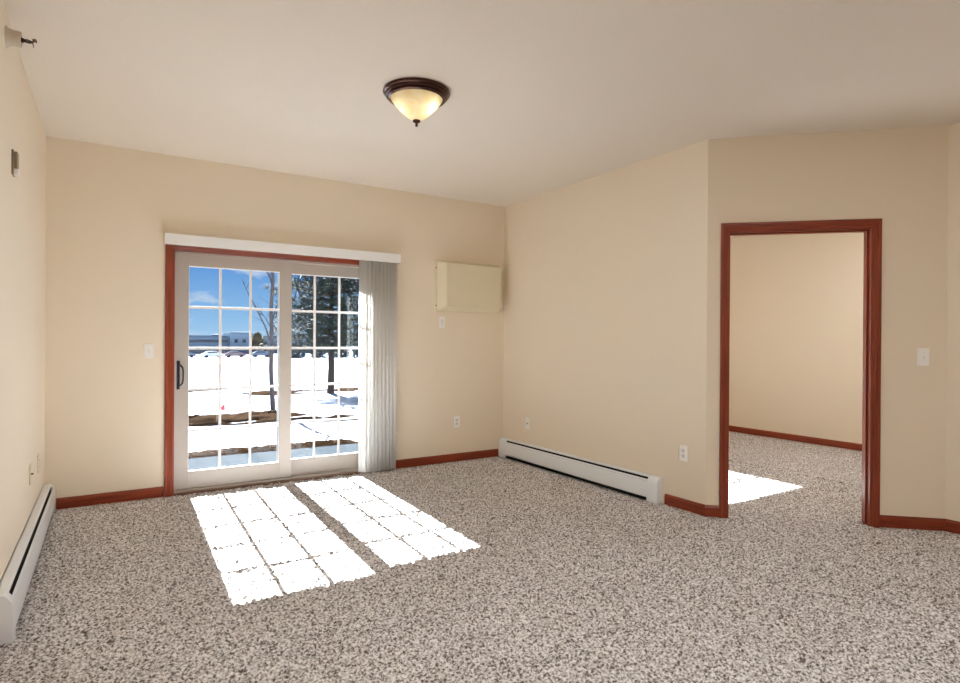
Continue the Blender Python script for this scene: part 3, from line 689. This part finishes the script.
# pine tree in front of the fixed panel
def pine(name, loc, height, base, rad, seed, label, whorl=0.20, per=10, tufts=30):
    r = random.Random(seed)
    e = empty(name, loc, 0, label, 'tree')
    b = MB(); b.tube([(0, 0, -0.1), (0.02, 0, 0.8), (0.0, 0.02, 2), (0.03, 0, height * 0.6), (0, 0, height)], [0.115, 0.095, 0.085, 0.05, 0.01], 12); b.build('trunk', M['bark_pine'], e, smooth=True)
    bb = MB(); V = []; Fc = []
    z = base
    while z < height - 0.2:
        t = (z - base) / (height - base)
        L = rad * (0.80 + 0.35 * min(1, t * 6)) * (1 - t) ** 0.55 + 0.15
        a0 = r.uniform(0, 6.28)
        for k in range(per):
            a = a0 + 6.283 * k / per + r.uniform(-.25, .25); l = L * r.uniform(.72, 1.15)
            s = Vector((0, 0, z + r.uniform(-.08, .08)))
            tip = s + Vector((math.cos(a) * l, math.sin(a) * l, -0.10 * l + 0.3 * l * t + r.uniform(-.12, .15)))
            mid_ = s.lerp(tip, .5) + Vector((0, 0, 0.07 * l))
            pts = [s, mid_, tip]
            bb.tube(pts, [0.018, 0.011, 0.003], 5, False)
            for q_ in range(tufts):
                u = 0.16 + 0.86 * (q_ + r.random()) / tufts
                c = (s.lerp(mid_, u * 2) if u < .5 else mid_.lerp(tip, u * 2 - 1)) if u < 1 else tip
                off = Vector((r.gauss(0, .10), r.gauss(0, .10), r.gauss(0, .06))) * (0.4 + 1.0 * u) * (l / 1.5)
                c = c + off
                dr = (off * 4 + Vector((math.cos(a), math.sin(a), .3))).normalized()
                for n_ in range(9):
                    dn = (dr * .6 + Vector((r.gauss(0, .7), r.gauss(0, .7), r.gauss(0, .6)))).normalized()
                    ln = r.uniform(.11, .21); sd_ = dn.orthogonal().normalized() * 0.011
                    i0 = len(V); V += [tuple(c - sd_), tuple(c + sd_), tuple(c + dn * ln)]; Fc.append((i0, i0 + 1, i0 + 2))
        z += whorl * r.uniform(.8, 1.2)
    o = bb.build('branches', M['bark_pine'], e, smooth=True); o['kind'] = 'stuff'
    me = bpy.data.meshes.new('needles'); me.from_pydata(V, [], Fc); o = link('needles', me, M['needles'], e); o['kind'] = 'stuff'
    return e
pine('pine_tree', (5.65, 17.40, gz(17.4)), 5.6, 1.45, 1.60, 3, 'dark shaggy pine tree filling the view through the fixed panel')

# distant shrubs behind the field
def shrub(name, loc, w_, h_, mat, label, group, seed):
    r = random.Random(seed); V = []; Fc = []
    e = empty(name, loc, 0, label, 'shrub', group)
    for q_ in range(420):
        a, u, zz = r.uniform(0, 6.28), math.sqrt(r.random()), r.random()
        prof = math.sqrt(max(0, 1 - (zz * 1.0) ** 2.2)) * (0.75 + .25 * math.sin(a * 3 + seed))
        c = Vector((math.cos(a) * u * w_ / 2 * prof, math.sin(a) * u * w_ / 2 * prof, zz * h_))
        d1 = Vector((r.gauss(0, 1), r.gauss(0, 1), r.gauss(0, 1))).normalized() * h_ * .13; d2 = d1.orthogonal().normalized() * h_ * .10
        i0 = len(V); V += [tuple(c - d1), tuple(c + d2), tuple(c + d1), tuple(c - d2)]; Fc.append((i0, i0 + 1, i0 + 2, i0 + 3))
    me = bpy.data.meshes.new('foliage'); me.from_pydata(V, [], Fc); o = link('foliage', me, mat, e); o['kind'] = 'stuff'
    b = MB(); b.tube([(0, 0, -.3), (0, 0, h_ * .6)], [h_ * .05, h_ * .02], 6); b.build('stem', M['bark_grey'], e)
    return e
shrub('shrub', (33.8, 166, gz(166)), 5.0, 5.6, M['shrub'], 'brown-green shrub in front of the far building near the bare tree', None, 1)
for k, (x, hh, lab) in enumerate(((31.2, 2.5, 'far dark shrub beyond the snow, beside the sliding panel stile'), (35.7, 2.3, 'far dark shrub beyond the snow, just left of the pine trunk'), (40.2, 2.6, 'far dark shrub beyond the snow, just right of the pine trunk'), (44.7, 2.4, 'far dark shrub beyond the snow, next to the blind'))):
    shrub('hedge_shrub', (x, 118, gz(118)), 4.2, hh, M['farbush'], lab, 'far row of dark shrubs', 20 + k)

# distant building
fb = empty('far_building', (0, 182, gz(182)), 0, 'long low blue-grey building beyond the parked cars', 'building')
g0 = gz(182)
b = MB(); b.box(8, 62, 0, 18, -0.3, 2.05 - g0); b.build('wall', M['bldg'], fb)
b = MB(); b.box(7.6, 28.4, -0.3, 0.0, 1.55 - g0, 2.15 - g0); b.box(34, 62.4, -0.3, 0, 1.75 - g0, 2.2 - g0); b.build('roof_edge', M['bldg_dark'], fb)
b = MB(); b.box(29.0, 36.5, -2.0, 10, -0.3, 2.85 - g0); tw = b.build('entrance_block', M['bldg'], fb)
b = MB(); b.box(8.4, 28.8, -0.08, 0.02, 0.15 - g0, 0.95 - g0); b.build('window_band', M['bldg_glass'], fb)
for x in (30.2, 32.4, 34.6):
    b = MB(); b.box(x, x + 0.9, -2.08, -1.98, 0.1 - g0, 1.1 - g0); b.build('window', M['bldg_glass'], tw)
for k in range(9):
    b = MB(); b.box(10 + k * 2.1, 11.4 + k * 2.1, -0.08, 0.02, 0.1, 1.9); b.build('window', M['bldg_glass'], fb)
for k in range(7):
    b = MB(); b.box(38 + k * 3.0, 39.5 + k * 3.0, -0.08, 0.02, 1.2, 3.0); b.build('window', M['bldg_glass'], fb)
b = MB(); b.box(25.0, 26.6, 3, 5, 2.0 - g0, 2.5 - g0, 0.05); b.build('roof_unit', M['bldg_dark'], fb)
b = MB(); b.box(30.0, 35.6, 2, 5, 2.8 - g0, 3.2 - g0, 0.05); b.build('roof_unit', M['bldg_dark'], fb)

# parked cars
def make_car(name, loc, rz, paint, label, snowcap=False):
    e = empty(name, loc, rz, label, 'car', 'parked cars beyond the snow field')
    prof = [(-2.2, 0.35), (-2.25, 0.75), (-2.1, 0.95), (-1.6, 1.02), (-1.0, 1.45), (0.5, 1.48), (1.2, 1.05), (2.1, 0.90), (2.25, 0.6), (2.2, 0.35)]
    b = MB(); b.prism([(x, z) for x, z in prof], 1, -0.85, 0.85); bmesh.ops.bevel(b.bm, geom=list(b.bm.edges), offset=0.06, segments=2, affect='EDGES'); b.build('body', M[paint], e, auto=30)
    for s in (-1, 1):
        b = MB(); b.prism([(-1.45, 1.04), (-0.95, 1.38), (0.45, 1.40), (1.0, 1.06)], 1, s * 0.84, s * 0.862); b.build('side_window', M['bldg_glass'], e)
        for x in (-1.35, 1.35):
            b = MB(); b.lathe([(0.02, -0.1), (0.30, -0.1), (0.33, -0.06), (0.33, 0.06), (0.30, 0.1), (0.02, 0.1)], 20, (x, s * 0.80, 0.33), 'Y', True); b.build('wheel', M['rubber'], e, auto=40)
    return e
make_car('car', (18.6, 137, gz(137)), 0.1, 'car_white', 'white car parked beyond the snow field, leftmost in view')
make_car('car', (23.6, 140, gz(140)), 0.0, 'car_red', 'maroon car parked beyond the snow right of the white car')
make_car('car', (29.4, 141, gz(141)), 0.05, 'car_blue', 'dark blue car parked nearest the bare tree trunk')
make_car('car', (13.6, 141, gz(141)), -0.05, 'car_blue', 'dark blue car parked left of the white car, half hidden')
